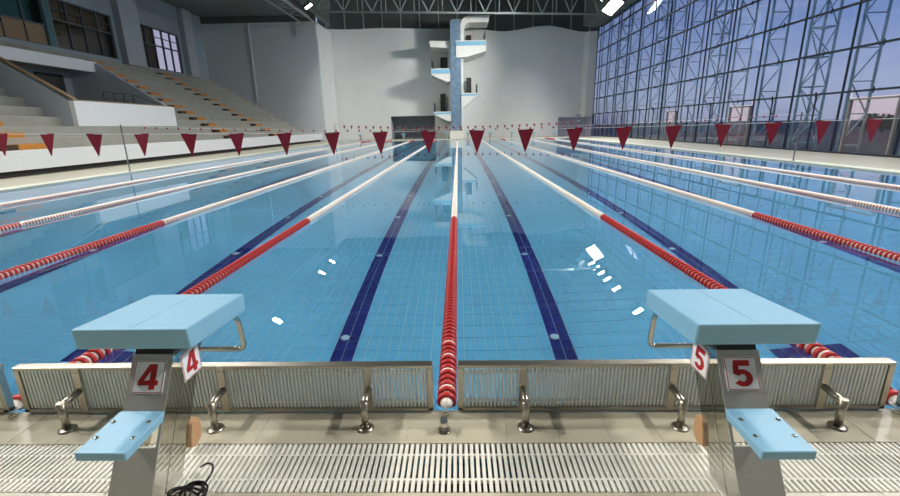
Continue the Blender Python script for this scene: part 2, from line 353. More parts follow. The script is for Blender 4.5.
def starting_block(cx, ch, inner, label):
    """inner: +1 when the middle rope is on the +x side"""
    t = tag(empty('starting_block', (cx, -0.55, DECK)), label, 'starting block', 'numbered starting blocks')
    oz = -DECK; oy = 0.55                                # local = world - origin
    L = lambda y, z: (y+oy, z+oz)
    # platform plate, sloping gently towards the pool
    hw = 0.238
    pl = MB().prism([L(-0.478, 0.775), L(0.005, 0.738), L(0.0, 0.648), L(-0.470, 0.682)], 0, -hw, hw).build('platform', 'block_blue', t, bevel=0.008, bseg=3)
    MB().prism([L(-0.47, 0.7752), L(0.0, 0.7392), L(0.0, 0.736), L(-0.47, 0.772)], 0, -0.0008, 0.0008).build('seam', 'seam_blue', pl)
    # raked pedestal
    yf = lambda z: -0.345-0.60*(0.655-z); yb = lambda z: yf(z)+0.235
    pw = 0.088
    th = 0.007
    seg_ = lambda za, zb, xa, xb: MB().prism([L(yf(za), za), L(yf(za)+th, za), L(yf(zb)+th, zb), L(yf(zb), zb)], 0, xa, xb)
    ft = seg_(0.606, 0.385, -pw, pw).build('front_plate', 'steel_brushed', t)
    seg_(0.285, 0.056, -pw, pw).build('lower_plate', 'steel_brushed', t)
    for a_ in (-pw, pw-0.012): seg_(0.385, 0.285, a_, a_+0.012).build('plate_strip', 'steel_brushed', t)
    for s_ in (-1, 1):                                   # smoky clear side sheets
        MB().prism([L(yf(0.606)+th, 0.606), L(yb(0.606), 0.606), L(yb(0.056), 0.056), L(yf(0.056)+th, 0.056)], 0, s_*(pw-0.006), s_*(pw-0.001)).build('side_sheet', 'acrylic_smoke', t)
    MB().prism([L(yf(0.606)+th, 0.606), L(yb(0.606), 0.606), L(yb(0.59), 0.59), L(yf(0.59)+th, 0.59)], 0, -pw+0.007, pw-0.007).build('head_plate', 'steel_brushed', t)
    MB().prism([L(yf(0.66)+0.006, 0.668), L(yb(0.66)-0.01, 0.656), L(yb(0.606)-0.01, 0.606), L(yf(0.606)+0.006, 0.606)], 0, -pw+0.006, pw-0.006).build('mount_pad', 'black_rubber', t)
    for s in (-1, 1):                                    # folded seam along the side sheet
        MB().prism([L(yf(0.60)+0.105, 0.60), L(yf(0.60)+0.111, 0.60), L(yf(0.07)+0.111, 0.07), L(yf(0.07)+0.105, 0.07)], 0, s*pw, s*(pw+0.002)).build('side_seam', 'steel_polished', t)
    MB().box(-0.10, 0.10, *[y+oy for y in (-0.735, -0.44)], 0.0, 0.008).build('base_plate', 'steel_brushed', t, bevel=0.002, bseg=1)
    # footstep
    st = MB().prism([L(-0.735, 0.402), L(-0.496, 0.412), L(-0.518, 0.375), L(-0.735, 0.365)], 0, -0.097, 0.097).build('step', 'block_blue', t, bevel=0.007, bseg=3)
    for sx in (-0.072, 0.072):
        for sy in (-0.565, -0.655):
            z = 0.402+(sy+0.735)*0.05
            MB().lathe([(0.009, -0.004), (0.009, 0.002), (0.006, 0.004), (0.0005, 0.004)], (sx, sy+oy, z+oz), seg=10).build('bolt', 'steel_polished', st)
    # grip bar for backstroke starts
    hx = 0.172
    path = [(-hx, -0.06, 0.665), (-hx, 0.03, 0.585), (-hx, 0.055, 0.40), (hx, 0.055, 0.40), (hx, 0.03, 0.585), (hx, -0.06, 0.665)]
    MB().tube([Vector((x, *L(y, z))) for x, y, z in rounded(path, 0.035)], 0.0135, 12).build('grip_bar', 'steel_polished', t)
    # number signs: front and inner side
    z0 = 0.470; rake = math.atan(0.60)
    sign(ch, 0.135, t, (0, yf(z0)+oy-0.004, z0+oz), -rake, 0)
    a = inner
    sg = sign(ch, 0.135, t, (a*(pw+0.004), -0.272+oy, 0.444+oz), 0, a*math.radians(90))
    # tan foam pad hung behind the pedestal
    pd = [(-0.035, 0.0), (-0.02, 0.06), (0.0, 0.105), (0.03, 0.125), (0.055, 0.10), (0.062, 0.05), (0.045, 0.0), (0.0, -0.02)]
    MB().prism([(p[0]-0.29+oy, p[1]+0.035) for p in pd], 0, inner*0.02, inner*0.05).build('foam_pad', 'tan_foam', t, bevel=0.004)
    return t
starting_block(-1.25, '4', 1, 'light blue starting block marked with a red four, nearer the grandstand side')
starting_block(1.25, '5', -1, 'light blue starting block marked with a red five, nearer the glass wall side')

# coil of black cable beside block 4
pts = []
for k in range(150):
    a = k*0.26; r = 0.045+0.022*math.sin(k*0.37)+0.0001*k
    pts.append((-1.055+r*math.cos(a)+0.02*math.sin(k*0.05), -0.60+r*0.8*math.sin(a), DECK+0.010+0.028*abs(math.sin(k*0.21))+0.0001*k))
pts += [(-1.02, -0.55, DECK+0.03), (-1.005, -0.50, DECK+0.05), (-1.02, -0.46, DECK+0.06), (-1.06, -0.44, DECK+0.05), (-1.10, -0.43, DECK+0.02)]
pts = pts[:150]+rounded(pts[149:], 0.02, 4)[1:]
tag(MB().tube(pts, 0.0048, 6).build('cable_coil', 'cable_black'), 'tangled coil of thin black cable at the foot of block 4', 'cable')

# ------------------------------------------------------------------ turning boards (slatted steel-framed panels on the pool edge)
def turning_board(x0, x1, label, legs=True):
    c = (x0+x1)/2; w = (x1-x0)/2
    t = tag(empty('turning_board', (c, 0, DECK)), label, 'turning board', 'slatted turning boards on the pool edge')
    h0, h1 = 0.012, 0.287
    MB().box(-w, w, -0.020, 0.030, h1-0.018, h1).build('top_rail', 'steel', t, bevel=0.004)
    MB().box(-w, w, -0.020, 0.020, h0, h0+0.022).build('bottom_rail', 'steel', t, bevel=0.003, bseg=1)
    for s in (-1, 1):
        MB().box(min(s*w, s*(w-0.03)), max(s*w, s*(w-0.03)), -0.02, 0.02, h0, h1-0.018).build('end_post', 'steel', t, bevel=0.002, bseg=1)
    n_ = int(round((2*w-0.08)/0.0196)); sm = bpy.data.meshes.get('board_slat')
    if sm is None: sm = MB().box(-0.0055, 0.0055, -0.013, 0.019, h0+0.022, h1-0.018).mesh('board_slat', 'slat_white')
    for k in range(n_+1): link('slat', sm, t, (-w+0.04+(2*w-0.08)*k/n_, 0, 0))
    for z in (h1-0.052, h0+0.05): MB().box(-w+0.03, w-0.03, -0.006, 0.009, z-0.0045, z+0.0045).build('tie_bar', 'slat_white', t)
    for x in ((-0.78, 0, 0.78) if legs else ()):
        b = MB().box(x-0.02, x+0.02, -0.026, -0.0205, h0+0.004, h1-0.004).build('bracket', 'steel', t, bevel=0.0015, bseg=1)
        for dx in (-0.008, 0.008): MB().lathe([(0.0045, 0), (0.0045, 0.003), (0.0005, 0.004)], (x+dx, -0.0295, h1-0.03), 'y', 8).build('bolt', 'steel_polished', b)
        lg = MB().tube([(x, -0.145, 0.006), (x, -0.145, 0.158)], 0.0185, 16).build('leg', 'steel', t)
        MB().tube([(x, -0.024, 0.150), (x, -0.160, 0.139)], 0.0178, 16).build('arm', 'steel', lg)
        MB().lathe([(0.041, 0.0), (0.041, 0.006), (0.021, 0.009), (0.020, 0.009)], (x, -0.145, 0.0), seg=18).build('flange', 'steel', t)
    return t
turning_board(-2.31, -0.066, 'steel framed slatted turning board left of the middle rope')
turning_board(0.066, 2.31, 'steel framed slatted turning board right of the middle rope')
turning_board(-4.70, -2.40, 'turning board cut off at the left picture edge', True)
turning_board(2.40, 4.70, 'turning board cut off at the right picture edge', True)

# ------------------------------------------------------------------ lane ropes
YT = 5.3
def disc_profile(r, h, seg, rings):
    return MB().lathe([(r*0.45, -h*0.34), (r*0.90, -h/2), (r, -h*0.3), (r, h*0.3), (r*0.90, h/2), (r*0.45, h*0.34)] if rings == 2 else [(r*0.75, -h/2), (r, 0), (r*0.75, h/2)], (0, 0, 0), 'y', seg)
R_D = 0.056
DM = {c: disc_profile(R_D, 0.032, 20, 2).mesh('float_disc', m_) for c, m_ in (('r', 'rope_red'), ('w', 'rope_white'))}
SP = disc_profile(R_D*0.82, 0.010, 12, 1).mesh('spacer_ring', 'rope_white')
def many_discs(name, ys, r, h, seg, m_, parent):
    base = MB().lathe([(r*0.72, -h/2), (r, -h*0.1), (r, h*0.1), (r*0.72, h/2)], (0, 0, 0), 'y', seg)
    bv = np.array([tuple(v) for v in base.v]); n_ = len(ys)
    v = np.repeat(bv[None], n_, 0); v[:, :, 1] += np.array(ys)[:, None]; v = v.reshape(-1, 3)
    fs = [f for f in base.f]; nf = [len(f) for f in fs]
    li = np.concatenate([np.array([i for f in fs for i in f])+k*len(bv) for k in range(n_)])
    ls = np.concatenate([[0], np.cumsum(nf*n_)[:-1]])
    me = bpy.data.meshes.new(name); me.vertices.add(len(v)); me.vertices.foreach_set('co', v.astype(np.float32).ravel())
    me.loops.add(len(li)); me.loops.foreach_set('vertex_index', li.astype(np.int32))
    me.polygons.add(len(ls)); me.polygons.foreach_set('loop_start', ls.astype(np.int32))
    me.update(calc_edges=True); me.materials.append(MATS[m_]); me.polygons.foreach_set('use_smooth', [True]*len(ls))
    return tag(link(name, me, parent), kind='stuff')
rope_labels = {0: 'lane rope running straight away from the anchor between blocks 4 and 5', 1: 'lane rope passing under the block marked five', -1: 'lane rope passing under the block marked four',
    2: 'lane rope second to the right of the middle rope', -2: 'lane rope second to the left of the middle rope', 3: 'lane rope third to the right of the middle rope', -3: 'lane rope third to the left of the middle rope',
    4: 'white lane rope nearest the glass wall', -4: 'white lane rope nearest the grandstand'}
PD = 0.062
for n_ in range(-4, 5):
    t = tag(empty('lane_rope', (2.5*n_, 0, 0.018)), rope_labels[n_], 'lane rope', 'lane ropes floating on the pool')
    for ya_, yb_, cm_ in ((0.10, YT-0.02, 'rope_white'), (YT-0.02, PL-YT-0.02, 'rope_core'), (PL-YT-0.02, PL-0.1, 'rope_white')):
        MB().tube([(0, ya_, 0), (0, yb_, 0)], 0.036, 10).build('core_cable', cm_, t)
    reds = [0.13+PD*k for k in range(int((YT-0.13)/PD))]
    y_ind = {0: 9, 1: 9, 2: 9}.get(abs(n_), 0) and reds or []
    if abs(n_) == 2: y_ind = [y for y in reds if y > 2.2]
    for k, y in enumerate(reds):
        if y in y_ind: link('float_disc', DM['r'], t, (0, y, 0))
    rest = [y for y in reds if y not in y_ind]
    farred = [PL-YT+PD*k for k in range(int((YT-0.13)/PD))]
    many_discs('red_float_discs', rest+farred, R_D, 0.032, 8, 'rope_red', t)
    whites = [YT+PD*k for k in range(int((PL-2*YT)/PD))]
    many_discs('white_float_discs', whites, R_D, 0.031, 10, 'rope_white', t)
    if abs(n_) <= 1:
        for y in reds[1:12:3]: link('spacer_ring', SP, t, (0, y+PD/2, 0)).scale = (1.14, 1.5, 1.14)
    else: many_discs('white_spacer_rings', [y+PD/2 for y in reds[1:12:3]], R_D*0.93, 0.014, 8, 'rope_white', t)
    MB().lathe([(0.004, -0.030), (0.020, -0.026), (0.029, -0.012), (0.030, 0.0), (0.026, 0.012)], (0, 0.095, 0.01), 'y', 16).build('end_cap', 'rope_white', t)
    hxo = -0.145*(n_ > 0)+0.145*(n_ < 0)
    MB().tube([(0, 0.07, 0.012), (hxo*0.8, 0.03, 0.05), (hxo, -0.03, 0.062)], 0.0042, 8).build('hook_cable', 'rope_white', t)
    ring = [(hxo+0.016*math.cos(a), -0.045+0.018*math.sin(a), 0.040) for a in [2*math.pi*k/16 for k in range(17)]]
    MB().tube(ring, 0.0035, 6).build('eye_ring', 'steel_polished', t)
# anchor posts for the ropes
for n_ in (-1, 0, 1):
    a = tag(empty('anchor_post', (2.5*n_-0.005, -0.165, DECK)), {0: 'short steel rope anchor post on the deck between blocks 4 and 5', -1: 'steel rope anchor post on the deck left of block 4', 1: 'steel rope anchor post on the deck right of block 5'}[n_], 'anchor post', 'rope anchor posts')
    MB().lathe([(0.034, 0), (0.034, 0.005), (0.022, 0.008), (0.0205, 0.05), (0.018, 0.062)], (0, 0, 0), seg=18).build('post', 'steel_polished', a)
    MB().add([(-0.017, -0.013, 0.064), (0, -0.026, 0.060), (0.017, -0.013, 0.064), (0.017, 0.013, 0.070), (0, 0.026, 0.074), (-0.017, 0.013, 0.070), (0, 0, 0.058)], [(0, 1, 2, 3, 4, 5), (1, 0, 6), (2, 1, 6), (3, 2, 6), (4, 3, 6), (5, 4, 6), (0, 5, 6)]).build('cap', 'cap_steel', a)
    for k in range(4): MB().lathe([(0.006, 0.005), (0.006, 0.010), (0.0005, 0.011)], (0.028*math.cos(k*1.57+.8), 0.028*math.sin(k*1.57+.8), 0), seg=8).build('bolt', 'steel_polished', a)

# ------------------------------------------------------------------ pennant lines
def sag(x, zmid, zend): return zmid+(zend-zmid)*(x/12.6)**2
def pennant_line(Y, zmid, zend, label, n_side, kind='flag'):
    t = tag(empty('pennant_line', (0, Y, 0)), label, 'flag line', 'lines strung across the pool')
    xs = [12.6*k/30 for k in range(-30, 31)]
    MB().tube([(x, 0, sag(x, zmid, zend)) for x in xs], 0.004, 5).build('line', 'cord_white', t)
    for s in (-1, 1):
        p = MB().lathe([(0.06, DECK), (0.06, DECK+0.02), (0.024, DECK+0.03), (0.022, zend), (0.018, zend+0.06), (0.004, zend+0.07)], (s*12.65, 0, 0), seg=12).build('pole', 'rail_dark', t)
    if kind == 'flag':
        pm = MB().add([(-0.125, -0.002, 0), (0.125, -0.002, 0), (0.006, -0.002, -0.345), (-0.006, -0.002, -0.345), (-0.125, 0.002, 0), (0.125, 0.002, 0), (0.006, 0.002, -0.345), (-0.006, 0.002, -0.345)],
                      [(3, 2, 1, 0), (4, 5, 6, 7), (0, 1, 5, 4), (1, 2, 6, 5), (2, 3, 7, 6), (3, 0, 4, 7)]).mesh('pennant', 'pennant_red')
        for k in range(-n_side, n_side):
            x = (k+0.5)*0.752; link('pennant', pm, t, (x, 0, sag(x, zmid, zend)+0.008), (random.uniform(-.05, .05), 0, random.uniform(-.12, .12)))
    else:
        bm_ = MB().lathe([(0.004, -0.035), (0.025, -0.027), (0.036, 0), (0.025, 0.027), (0.004, 0.035)], (0, 0, 0), 'z', 8).mesh('bead', 'pennant_red')
        for k in range(-n_side, n_side):
            x = (k+0.5)*0.427; link('bead', bm_, t, (x, 0, sag(x, zmid, zend)-0.03))
    return t
pennant_line(5.0, 1.462, 1.70, 'line of large dark red pennants hung low across the near pool', 14)
pennant_line(15.0, 1.42, 1.74, 'thin line of small dark red beads between two thin poles', 28, 'bead')
pennant_line(45.0, 1.46, 1.80, 'distant line of small dark red pennants below the diving tower', 16)

# far end starting blocks (small in view)
proto = None
for i, L_ in enumerate(lanes):
    if proto is None:
        t = empty('starting_block', (0, 0, 0))
        MB().prism([(-0.05, 0.70), (0.45, 0.74), (0.45, 0.66), (-0.05, 0.62)], 0, -0.24, 0.24).build('platform', 'block_blue', t)
        MB().prism([(0.15, 0.63), (0.40, 0.65), (0.60, 0.05), (0.36, 0.05)], 0, -0.1, 0.1).build('pedestal', 'steel_brushed', t)
        proto = t; c = t
    else: c = copy_tree(proto)
    c.location = (L_, PL+0.35, 0.01)
    tag(c, 'small distant starting block in lane %s at the far pool end, counted from the grandstand' % ['one', 'two', 'three', 'four', 'five', 'six', 'seven', 'eight', 'nine', 'ten'][i], 'starting block', 'starting blocks at the far end')

# ------------------------------------------------------------------ far wall, recesses, gable
def wall_top(x): return 12.75-0.022*x+0.28*math.sin(x*0.62+1.1)*(1 if x > 3 else 0.25)
def wall_y(x): return 56.0+0.35*math.sin(x*0.45+0.6)*(1 if -16 < x < 16 else 0.0)
wf = MB()
holes = [(-8.4, -2.8, 2.8), (12.7, 17.0, 2.35)]
xs = sorted(set([-17.5+0.5*k for k in range(70)]+[h for q in holes for h in q[:2]])); xs = [x for x in xs if x <= 17.0]
for a, b in zip(xs[:-1], xs[1:]):
    mid = (a+b)/2; zb = DECK-0.05
    for h0, h1, hz in holes:
        if h0 < mid < h1: zb = hz
    ya, yb_ = wall_y(a), wall_y(b)
    wf.add([(a, ya, zb), (b, yb_, zb), (b, yb_, wall_top(b)), (a, ya, wall_top(a)), (a, ya+0.4, zb), (b, yb_+0.4, zb), (b, yb_+0.4, wall_top(b)), (a, ya+0.4, wall_top(a))],
           [(0, 1, 2, 3), (3, 2, 6, 7), (0, 4, 5, 1), (5, 4, 7, 6)], False)
wfo = struct(wf.build('wall_far', 'wall_white'), 'tall white undulating end wall behind the diving tower', 'wall')
for h0, h1, hz in holes:
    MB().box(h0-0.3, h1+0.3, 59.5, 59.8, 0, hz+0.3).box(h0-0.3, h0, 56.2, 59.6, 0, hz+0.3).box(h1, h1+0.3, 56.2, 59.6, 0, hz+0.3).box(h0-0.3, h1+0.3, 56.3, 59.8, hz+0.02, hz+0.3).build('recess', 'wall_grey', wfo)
gb = struct(MB().box(-17, 17.5, 57.2, 57.4, 11.5, 17.5).build('wall_far_gable', 'roof_dark'), 'dark ribbed gable above the white end wall', 'wall')
for k in range(15): MB().box(-16+2.3*k, -15.88+2.3*k, 57.05, 57.2, 11.8, 17.4).build('rib', 'roof_steel', gb)
# nearer end wall of the grandstand
wl = MB().box(HX0, -15.1, 50.0, 50.4, 0, 12.62)
wlo = struct(wl.build('wall_far_left', 'wall_white_shaded'), 'shaded white end wall closing the grandstand', 'wall')
MB().box(-15.5, -15.1, 50.4, 55.9, 0, 12.6).build('return_wall', 'wall_white', wlo)
MB().box(-22.6, -22.42, 49.9, 50.0, 4.6, 12.6).build('pilaster', 'wall_white_shaded', wlo)
MB().box(-17.3, -15.1, 49.8, 50.0, 11.0, 12.6).build('corner_block', 'wall_white_shaded', wlo)
MB().box(HX0, -15.1, 49.95, 50.1, 12.63, 13.29).build('dark_band', 'roof_dark', wlo)

# ------------------------------------------------------------------ diving tower
tw = tag(empty('diving_tower', (0, 53, DECK)), 'tall blue and white diving tower with four platforms at the far wall', 'diving tower')
def tp(name, m_, mb, par=None, **k):
    o = mb.build(name, m_, par or tw, **k)
    if par is None: o.location = (0, -53, -DECK)
    return o
def tsub(name, m_, mb, par): return mb.build(name, m_, par)
colpoly = [(-0.72, 0.05), (0.52, 0.05), (0.50, 12.97), (-0.35, 12.97), (-0.55, 12.90), (-0.66, 12.65)]
tp('column', 'tower_mosaic', MB().prism(colpoly, 1, 52.0, 53.6))
tp('plinth', 'tower_white', MB().box(-0.85, 0.65, 51.8, 53.8, 0.05, 1.0))
tp('side_pier', 'tower_white', MB().box(0.50, 0.80, 52.6, 55.9, 0.05, 12.6))
tp('side_pier', 'tower_white', MB().box(-0.98, -0.70, 52.6, 55.9, 0.05, 10.9))
def platform(x0, x1, z, front, low, tip, side, dz, dxs, zdoor):
    """front: front-face height; low: how far the tapering underside reaches; side +1: column on the left"""
    if side > 0: poly = [(x0, z), (x1, z), (x1, z-front), (x0+tip, z-low), (x0, z-low)]
    else: poly = [(x1, z), (x1, z-low), (x1-tip, z-low), (x0, z-front), (x0, z)]
    p = tp('platform', 'tower_white', MB().prism(poly, 1, 51.9, 55.8))
    tsub('blue_edge', 'block_blue', MB().box(x0, x1, 51.87, 51.9, z-min(front, 0.55), z-0.10), p)
    ex = x1-0.05 if side > 0 else x0+0.05
    for xx in ([ex, (x1-0.6 if side < 0 else x0+0.6)] if abs(x1-x0) > 1.7 or True else [ex]):
        if zdoor: 
            r = MB()
            for y in (52.1, 53.3, 54.5, 55.6): r.tube([(xx, y, z), (xx, y, z+1.05)], 0.03, 6)
            for hz in (0.35, 0.7, 1.05): r.tube([(xx, 52.1, z+hz), (xx, 55.6, z+hz)], 0.025, 6)
            tsub('railing', 'rail_dark', r, p)
    d = dxs
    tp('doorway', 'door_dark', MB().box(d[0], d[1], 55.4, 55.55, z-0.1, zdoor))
    return p
platform(-2.75, -0.72, 3.15, 0.28, 1.1, 0.35, -1, 0, (-2.05, -1.40), 5.35)
platform(0.52, 2.40, 5.15, 0.28, 1.6, 0.25, 1, 0, (1.15, 1.78), 7.15)
platform(-2.88, -0.72, 7.87, 0.70, 1.42, 0.5, -1, 0, (-1.95, -1.10), 9.5)
platform(-0.05, 3.32, 10.75, 1.15, 1.75, 1.2, 1, 0, (1.15, 1.78), 11.9)
can = [(0.50, 10.7), (0.88, 10.7), (0.88, 11.9), (0.95, 12.25), (1.15, 12.48), (1.5, 12.58), (3.60, 12.58), (3.75, 13.28), (1.4, 13.28), (0.95, 13.15), (0.65, 12.85), (0.5, 12.4)]
tp('canopy', 'tower_white', MB().prism(can, 1, 52.0, 55.0))
tp('canopy', 'tower_white', MB().prism([(-0.72, 10.83), (-3.09, 10.83), (-2.96, 10.22), (-0.95, 10.05), (-0.72, 9.7)], 1, 52.4, 55.8))

# ------------------------------------------------------------------ glass wall on the right
gw = struct(empty('wall_right', (HX1, 0, DECK)), 'full height blue tinted glass wall with dark mullions', 'glass wall')
BAY = 3.0; YS = [15.75+BAY*k for k in range(-8, 14)]; YS = [y for y in YS if y < 56]+[56.0]
ZS = [DECK, 2.65, 4.43, 6.2, 7.98, 9.75, 11.53, 12.9]
door_bays = {15.75: (15.95, 18.25), 24.75: (24.95, 26.95), 33.75: (34.0, 35.5)}
mul = MB().box(-0.04, 0.04, -0.024, 0.024, 0, 13.0).mesh('mullion', 'mullion_dark')
for y in YS: link('mullion', mul, gw, (0, y, 0))
for z in ZS[1:]:
    MB().box(-0.09, 0.03, YS[0]+9*0, YS[-1], z-DECK-0.04, z-DECK+0.04).build('transom', 'mullion_dark', gw)
MB().box(-0.1, 0.15, YS[0], YS[-1], 0, 0.08).build('sill_rail', 'mullion_dark', gw)
pane_cache = {}
def pane(y0, y1, z0, z1):
    key = (round(y1-y0, 2), round(z1-z0, 2))
    if key not in pane_cache: pane_cache[key] = MB().box(0.0, 0.012, 0.03, key[0]-0.03, 0.04, key[1]-0.04).mesh('pane', 'glass_blue')
    link('pane', pane_cache[key], gw, (0.02, y0, z0-DECK))
half = MB().box(-0.03, 0.03, -0.018, 0.018, 0, 2.6).mesh('mullion', 'mullion_dark')
clip = MB().box(-0.13, -0.05, -0.07, 0.07, -0.03, 0.03).box(-0.10, -0.06, -0.02, 0.02, -0.12, 0.12).mesh('glass_clip', 'mullion_dark')
for a, b in zip(YS[:-1], YS[1:]):
    for z0, z1 in zip(ZS[:-1], ZS[1:]):
        if z0 == DECK:
            if a in door_bays:
                d0, d1 = door_bays[a]
                if b-d1 > 0.3: pane(d1+0.05, b, z0, z1)
                if d0-a > 0.35: pane(a, d0-0.05, z0, z1)
                pane(d0, d1, 2.36, z1)
            else:
                m_ = (a+b)/2-0.05
                if b-a > 2: link('mullion', half, gw, (0, m_, 0)); pane(a, m_, z0, z1); pane(m_, b, z0, z1)
                else: pane(a, b, z0, z1)
        else: pane(a, b, z0, z1)
        if a > 12: link('glass_clip', clip, gw, (0, a+1.4, z1-DECK))
for k, (bay, (d0, d1)) in enumerate(sorted(door_bays.items())):
    d = struct(empty('door_%d' % (k+1), (HX1, d0, DECK)), ['widest clear glass door in the glass wall, nearest the camera', 'clear glass door in the middle of the glass wall', 'small far clear glass door in the glass wall'][k], 'door')
    w_ = d1-d0; H = 2.3
    MB().box(-0.06, 0.08, 0, 0.07, 0, H).box(-0.06, 0.08, w_-0.07, w_, 0, H).box(-0.06, 0.08, 0, w_, H-0.07, H).box(-0.06, 0.08, 0, w_, 0, 0.06).build('door_frame', 'door_frame', d)
    MB().box(0.0, 0.012, 0.07, w_-0.07, 0.06, H-0.07).build('pane', 'glass_clear', d)
    MB().tube([(-0.10, w_*0.86, 0.9), (-0.10, w_*0.86, 1.4)], 0.02, 8).build('door_handle', 'door_frame', d)

# lattice columns standing outside the glass
def lattice_col(tri, H=13.0, st=1.36, d=0.95):
    t = empty('lattice_column')
    ch = MB().tube([(0, 0, 0), (0, 0, H)], 0.06, 8).mesh('chord', 'truss_blue_grey')
    link('chord', ch, t, (0.25, 0, 0))
    backs = [(d+0.25, 0)] if not tri else [(d+0.25, -0.42), (d+0.25, 0.42)]
    for b in backs: link('chord', ch, t, (b[0], b[1], 0))
    n_ = int(H/st)
    for b in backs:
        A = Vector((0.25, 0, 0)); B = Vector((b[0], b[1], 0))
        rung = MB().tube([A, B], 0.03, 6).mesh('rung', 'truss_blue_grey')
        dg = [MB().tube([A, B+Vector((0, 0, st))], 0.03, 6).mesh('brace', 'truss_blue_grey'), MB().tube([B, A+Vector((0, 0, st))], 0.03, 6).mesh('brace', 'truss_blue_grey')]
        for k in range(n_):
            link('rung', rung, t, (0, 0, 0.4+k*st)); link('brace', dg[k % 2], t, (0, 0, 0.4+k*st))
    if tri:
        A = Vector((d+0.25, -0.42, 0)); B = Vector((d+0.25, 0.42, 0))
        rung = MB().tube([A, B], 0.03, 6).mesh('rung', 'truss_blue_grey'); dg = [MB().tube([A, B+Vector((0, 0, st))], 0.03, 6).mesh('brace', 'truss_blue_grey'), MB().tube([B, A+Vector((0, 0, st))], 0.03, 6).mesh('brace', 'truss_blue_grey')]
        for k in range(n_): link('rung', rung, t, (0, 0, 0.4+k*st)); link('brace', dg[k % 2], t, (0, 0, 0.4+k*st))
    return t
ordw = ['first', 'second', 'third', 'fourth', 'fifth', 'sixth', 'seventh', 'eighth', 'ninth', 'tenth', 'eleventh', 'twelfth', 'thirteenth', 'fourteenth', 'fifteenth']
pr = {}
vis = [y for y in YS if 12 < y < 56]
for i, y in enumerate(vis):
    tri = abs((y-21.75) % 9) < 0.01
    if tri not in pr: pr[tri] = lattice_col(tri); c = pr[tri]
    else: c = copy_tree(pr[tri])
    c.location = (HX1+0.02, y, -0.02)
    tag(c, '%s lattice column outside the glass wall, %s one, counted from the camera' % ('three-chord steel' if tri else 'flat two-chord steel', ordw[i]), 'lattice column', 'lattice columns behind the glass wall')

# outside ground and shrubs
struct(MB().box(HX1+0.3, 900, -500, 900, -1.0, -0.03).box(-900, HX0-0.6, -500, 900, -1.0, -0.03).build('ground_outside', 'ground_dusk'), 'dim open ground outside the glass wall', 'ground')
def shrub(x, y, h, r, label):
    t = tag(empty('shrub', (x, y, -0.03)), label, 'shrub', 'shrubs outside the glass')
    MB().tube([(0, 0, 0), (0.05*r, 0, h*0.4), (0, 0.05, h*0.8)], [0.12, 0.09, 0.03], 7).build('trunk', 'shrub_bark', t)
    f = MB(); rnd = random.Random(int(x*10+y))
    for k in range(420):
        u = Vector((rnd.gauss(0, 1), rnd.gauss(0, 1), rnd.gauss(0, 1))).normalized()*rnd.uniform(0.5, 1)
        c = Vector((u.x*r, u.y*r, h*0.58+u.z*h*0.42)); a = Vector((rnd.gauss(0, 1), rnd.gauss(0, 1), rnd.gauss(0, 1))).normalized(); b = a.orthogonal(); s = 0.22*r/1.5
        f.add([c-a*s, c+b*s*.5, c+a*s, c-b*s*.5], [(0, 1, 2, 3)])
    f.build('foliage', 'shrub_leaf', t)
shrub(40, 42.4, 2.0, 1.5, 'bushy dark shrub seen through the nearest glass door')
shrub(43, 43.0, 1.7, 1.3, 'lower dark shrub beside the bushy one outside')

# ------------------------------------------------------------------ grandstand
gs = struct(empty('grandstand', (-15.5, 20, DECK)), 'stepped concrete grandstand with white front wall', 'grandstand')
def gp(name, m_, mb, **k):
    o = mb.build(name, m_, gs, **k); o.location = (15.5, -20, -DECK); return o
TX = lambda i: -17.63-0.8*i
TZ = lambda i: 1.37+0.46*i
V0, V1 = 20.0, 27.8                                    # entrance notch
S0, S1 = -11.5, 50.0
gp('front_wall', 'white_paint', MB().box(-15.75, -15.5, S0, S1, 0.27, 0.95))
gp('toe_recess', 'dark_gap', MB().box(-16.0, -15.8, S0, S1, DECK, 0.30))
gp('walkway', 'concrete', MB().box(-17.8, -15.75, S0, S1, 0.6, 0.91))
for i in range(13):
    x1 = TX(i); x0 = TX(i)-0.83 if i < 12 else HX0; z0 = TZ(i)-0.52; z1 = TZ(i)
    if i == 0 or i >= 10:
        segs = [(S0, S1)]
    else: segs = [(S0, V0), (V1, S1)]
    for a, b in segs: gp('tier', 'concrete', MB().box(x0, x1, a, b, z0, z1), bevel=0.015, bseg=1)
def steps(y0, y1, i0, i1):
    for i in range(i0, i1):
        xw = TX(i); zb = TZ(i-1) if i > 0 else 0.91
        gp('step_board', 'wood', MB().box(xw-0.0, xw+0.36, y0+0.5, y1, zb, zb+0.22))
        gp('step_shade_end', 'shaded_wood', MB().box(xw-0.0, xw+0.34, y0, y0+0.49, zb, zb+0.2))  # shadow side of each step, built as a dark end block
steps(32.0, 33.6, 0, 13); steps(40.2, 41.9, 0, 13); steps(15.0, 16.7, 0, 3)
# entrance notch in the stand
gp('parapet', 'white_paint', MB().box(-18.68, -18.42, V0-0.01, V1+0.01, 1.84, 3.03))
gp('parapet_base', 'concrete', MB().box(-18.68, -18.43, V0, V1, 1.3, 1.84))
gp('parapet_cap', 'cap_tan', MB().box(-18.70, -18.45, V0+0.25, V1-0.25, 3.03, 3.09))
for y in (V0-0.012, V1-0.22):
    gp('side_wall', 'wall_grey', MB().prism([(-18.66, 1.5), (-18.66, 3.02), (-23.0, 5.83), (-24.6, 5.83), (-24.6, 1.5)], 1, y, y+0.232))
gp('side_cap', 'cap_tan', MB().prism([(-18.43, 3.05), (-18.43, 3.13), (-23.0, 5.92), (-23.0, 5.84)], 1, V0-0.02, V0+0.24))
gp('fascia', 'white_paint', MB().box(-23.05, -22.9, V0-0.0, V1+0.0, 5.2, 5.84))
gp('canopy_slab', 'concrete', MB().box(-25.65, -23.04, V0, V1, 5.25, 5.83))
